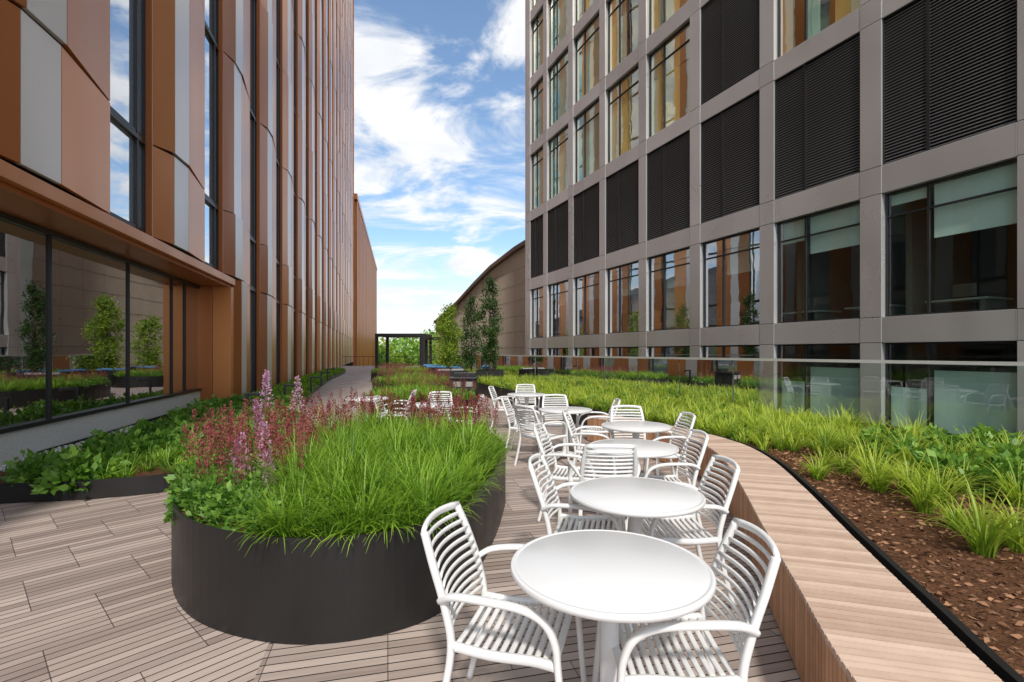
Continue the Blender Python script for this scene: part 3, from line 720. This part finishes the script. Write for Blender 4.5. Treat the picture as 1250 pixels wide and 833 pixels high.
def tree(name,x,y,z0,h,rx,mat,n=3200,crown0=.22,leaf=.10,multi=1):
    e=empty(name,(0,0,0)); m=MB()
    for k in range(multi):
        a=k*2.1; tw=[(x+math.cos(a)*.04*k,y+math.sin(a)*.04*k,z0),(x+.03+math.cos(a)*.1*k,y+.02,z0+h*.3),(x-.02+math.cos(a)*.16*k,y-.02+math.sin(a)*.12*k,z0+h*.6),(x+math.cos(a)*.1*k,y,z0+h*.95)]
        sweep(m,catmull(tw,5),.10,.10,taper=.15)
    for k in range(22):
        t=rng.uniform(crown0*.9,.85); a=k*2.4; r=rx*.8*math.sin(min(1,(1-t)*1.6+.15)*1.5)
        p=Vector((x,y,z0+h*t)); q=p+Vector((math.cos(a)*r,math.sin(a)*r,r*1.5))
        sweep(m,[p,p.lerp(q,.5)+Vector((0,0,-.04)),q],.03,.03,taper=.3,k=5)
    m.obj('trunk_and_limbs',['bark'],e,smooth=True)
    nc=90; t=rng.uniform(0,1,nc); a=rng.uniform(0,6.28,nc)
    prof=np.sin(np.pi*np.clip(t*.86+.10,0,1))**.6
    rr=rx*prof*rng.uniform(.35,1.0,nc)
    cc=np.stack([x+rr*np.cos(a),y+rr*np.sin(a),z0+h*(crown0+(1.0-crown0)*t)],1)
    idx=rng.integers(0,nc,n); g=rng.normal(size=(n,3))*np.array([.17,.17,.22])*rx
    c=cc[idx]+g; cv=rng.uniform(-.25,.25,nc)[idx]
    outer=np.clip(np.hypot(c[:,0]-x,c[:,1]-y)/rx,0,1)
    var=np.clip(.15+outer*.4+cv+rng.uniform(-.2,.25,n),0,1)
    npmesh('crown',[leaves(c,rng.normal(size=(n,3))+np.array([0,0,.3]),leaf*rng.uniform(.6,1.3,n),.6,var,mat)],e)
pot(-.95,21.8,1.15,.82); tree('hornbeam_tree',-.95,21.8,.75,4.0,.50,'leafd',5200,.12,.09)
tree('hornbeam_tree',-2.15,26.2,.35,4.1,.52,'leafd',5000,.12,.09)
tree('young_tree',-3.85,30.5,.1,4.2,.75,'leafy',4200,.15,.13)
tree('young_tree',-5.0,37,.1,3.6,.9,'leafy',3000,.15,.15)

parts=[]
for k in range(170):
    x=rng.uniform(-110,60); y=rng.uniform(150,230); r=rng.uniform(4,7.5)
    n=300; u=rng.normal(size=(n,3)); u/=np.linalg.norm(u,axis=1,keepdims=True)
    c=np.stack([x+u[:,0]*r,y+u[:,1]*r,-7+r*1.0+u[:,2]*r*rng.uniform(.9,1.2)],1)
    parts.append(leaves(c,rng.normal(size=(n,3)),rng.uniform(.8,1.8,n),.8,np.clip(.4+u[:,2]*.35+rng.uniform(-.2,.2,n),0,1),'leafy' if k%3==0 else 'leaf'))
npmesh('distant_trees',parts)
m=MB()
for k in range(40):
    x=-27+k*.52
    if x<-7.2: m.box(x,x+.03,57.7,57.73,.003,1.05)
m.box(-27,-7.2,57.68,57.75,1.052,1.10); m.obj('terrace_fence',['black'])

# ---------------------------------------------------------------- sun, sky, camera
sd=Vector((.12,-1,0)).normalized(); el=math.radians(46)
sv=Vector((sd.x*math.cos(el),sd.y*math.cos(el),math.sin(el)))
sun=bpy.data.lights.new('sun','SUN'); sun.energy=3.6; sun.angle=math.radians(5); sun.color=(1,.94,.86)
so=bpy.data.objects.new('sun',sun); so.rotation_euler=sv.to_track_quat('Z','Y').to_euler(); so.location=(20,-30,40); S.collection.objects.link(so)
wd=bpy.data.worlds.new('World'); S.world=wd; wd.use_nodes=True; nt=wd.node_tree; bg=nt.nodes['Background']
sky=N(nt,'ShaderNodeTexSky'); sky.sky_type='NISHITA'; sky.sun_disc=False; sky.sun_elevation=el; sky.sun_rotation=math.atan2(sd.x,sd.y); sky.ozone_density=1.6; sky.air_density=1.0
tc=N(nt,'ShaderNodeTexCoord'); sp=N(nt,'ShaderNodeSeparateXYZ'); L(nt,tc.outputs['Generated'],sp.inputs[0])
dz=MA(nt,'ADD',MA(nt,'MAXIMUM',sp.outputs[2],0),.22)
cv=N(nt,'ShaderNodeCombineXYZ'); L(nt,MA(nt,'DIVIDE',sp.outputs[0],dz),cv.inputs[0]); L(nt,MA(nt,'DIVIDE',sp.outputs[1],dz),cv.inputs[1])
mp=N(nt,'ShaderNodeMapping'); mp.inputs['Rotation'].default_value=(0,0,math.radians(35)); mp.inputs['Scale'].default_value=(1.2,1.8,1); mp.inputs['Location'].default_value=(5.3,2.4,0); L(nt,cv.outputs[0],mp.inputs[0])
no=N(nt,'ShaderNodeTexNoise'); no.inputs['Scale'].default_value=1.6; no.inputs['Detail'].default_value=10; no.inputs['Roughness'].default_value=.6; no.inputs['Distortion'].default_value=.6; L(nt,mp.outputs[0],no.inputs[0])
rp=N(nt,'ShaderNodeValToRGB'); rp.color_ramp.elements[0].position=.42; rp.color_ramp.elements[1].position=.59; rp.color_ramp.interpolation='EASE'; L(nt,no.outputs[0],rp.inputs[0])
hz=MA(nt,'MAXIMUM',MA(nt,'SUBTRACT',1.0,MA(nt,'MULTIPLY',sp.outputs[2],4.5)),0)
mask=MA(nt,'MINIMUM',MA(nt,'ADD',MA(nt,'ADD',rp.outputs[0],.03),MA(nt,'MULTIPLY',hz,.95)),.97)
n2=N(nt,'ShaderNodeTexNoise'); n2.inputs['Scale'].default_value=3.2; n2.inputs['Detail'].default_value=8; L(nt,mp.outputs[0],n2.inputs[0])
cc=mixc(nt,n2.outputs[0],(5.0,5.3,5.8),(8.6,8.4,8.1))
skb=mixc(nt,1.0,sky.outputs[0],(1.15,1.3,1.35),'MULTIPLY')
L(nt,mixc(nt,mask,skb,cc),bg.inputs[0]); bg.inputs[1].default_value=.15
cam=bpy.data.cameras.new('camera'); co=bpy.data.objects.new('camera',cam); S.collection.objects.link(co)
co.location=(0,0,1.6); co.rotation_euler=(math.radians(90),0,0); cam.lens=610/1250*36; cam.sensor_width=36; cam.shift_y=.0108; cam.clip_end=6000; cam.clip_start=.05
S.camera=co
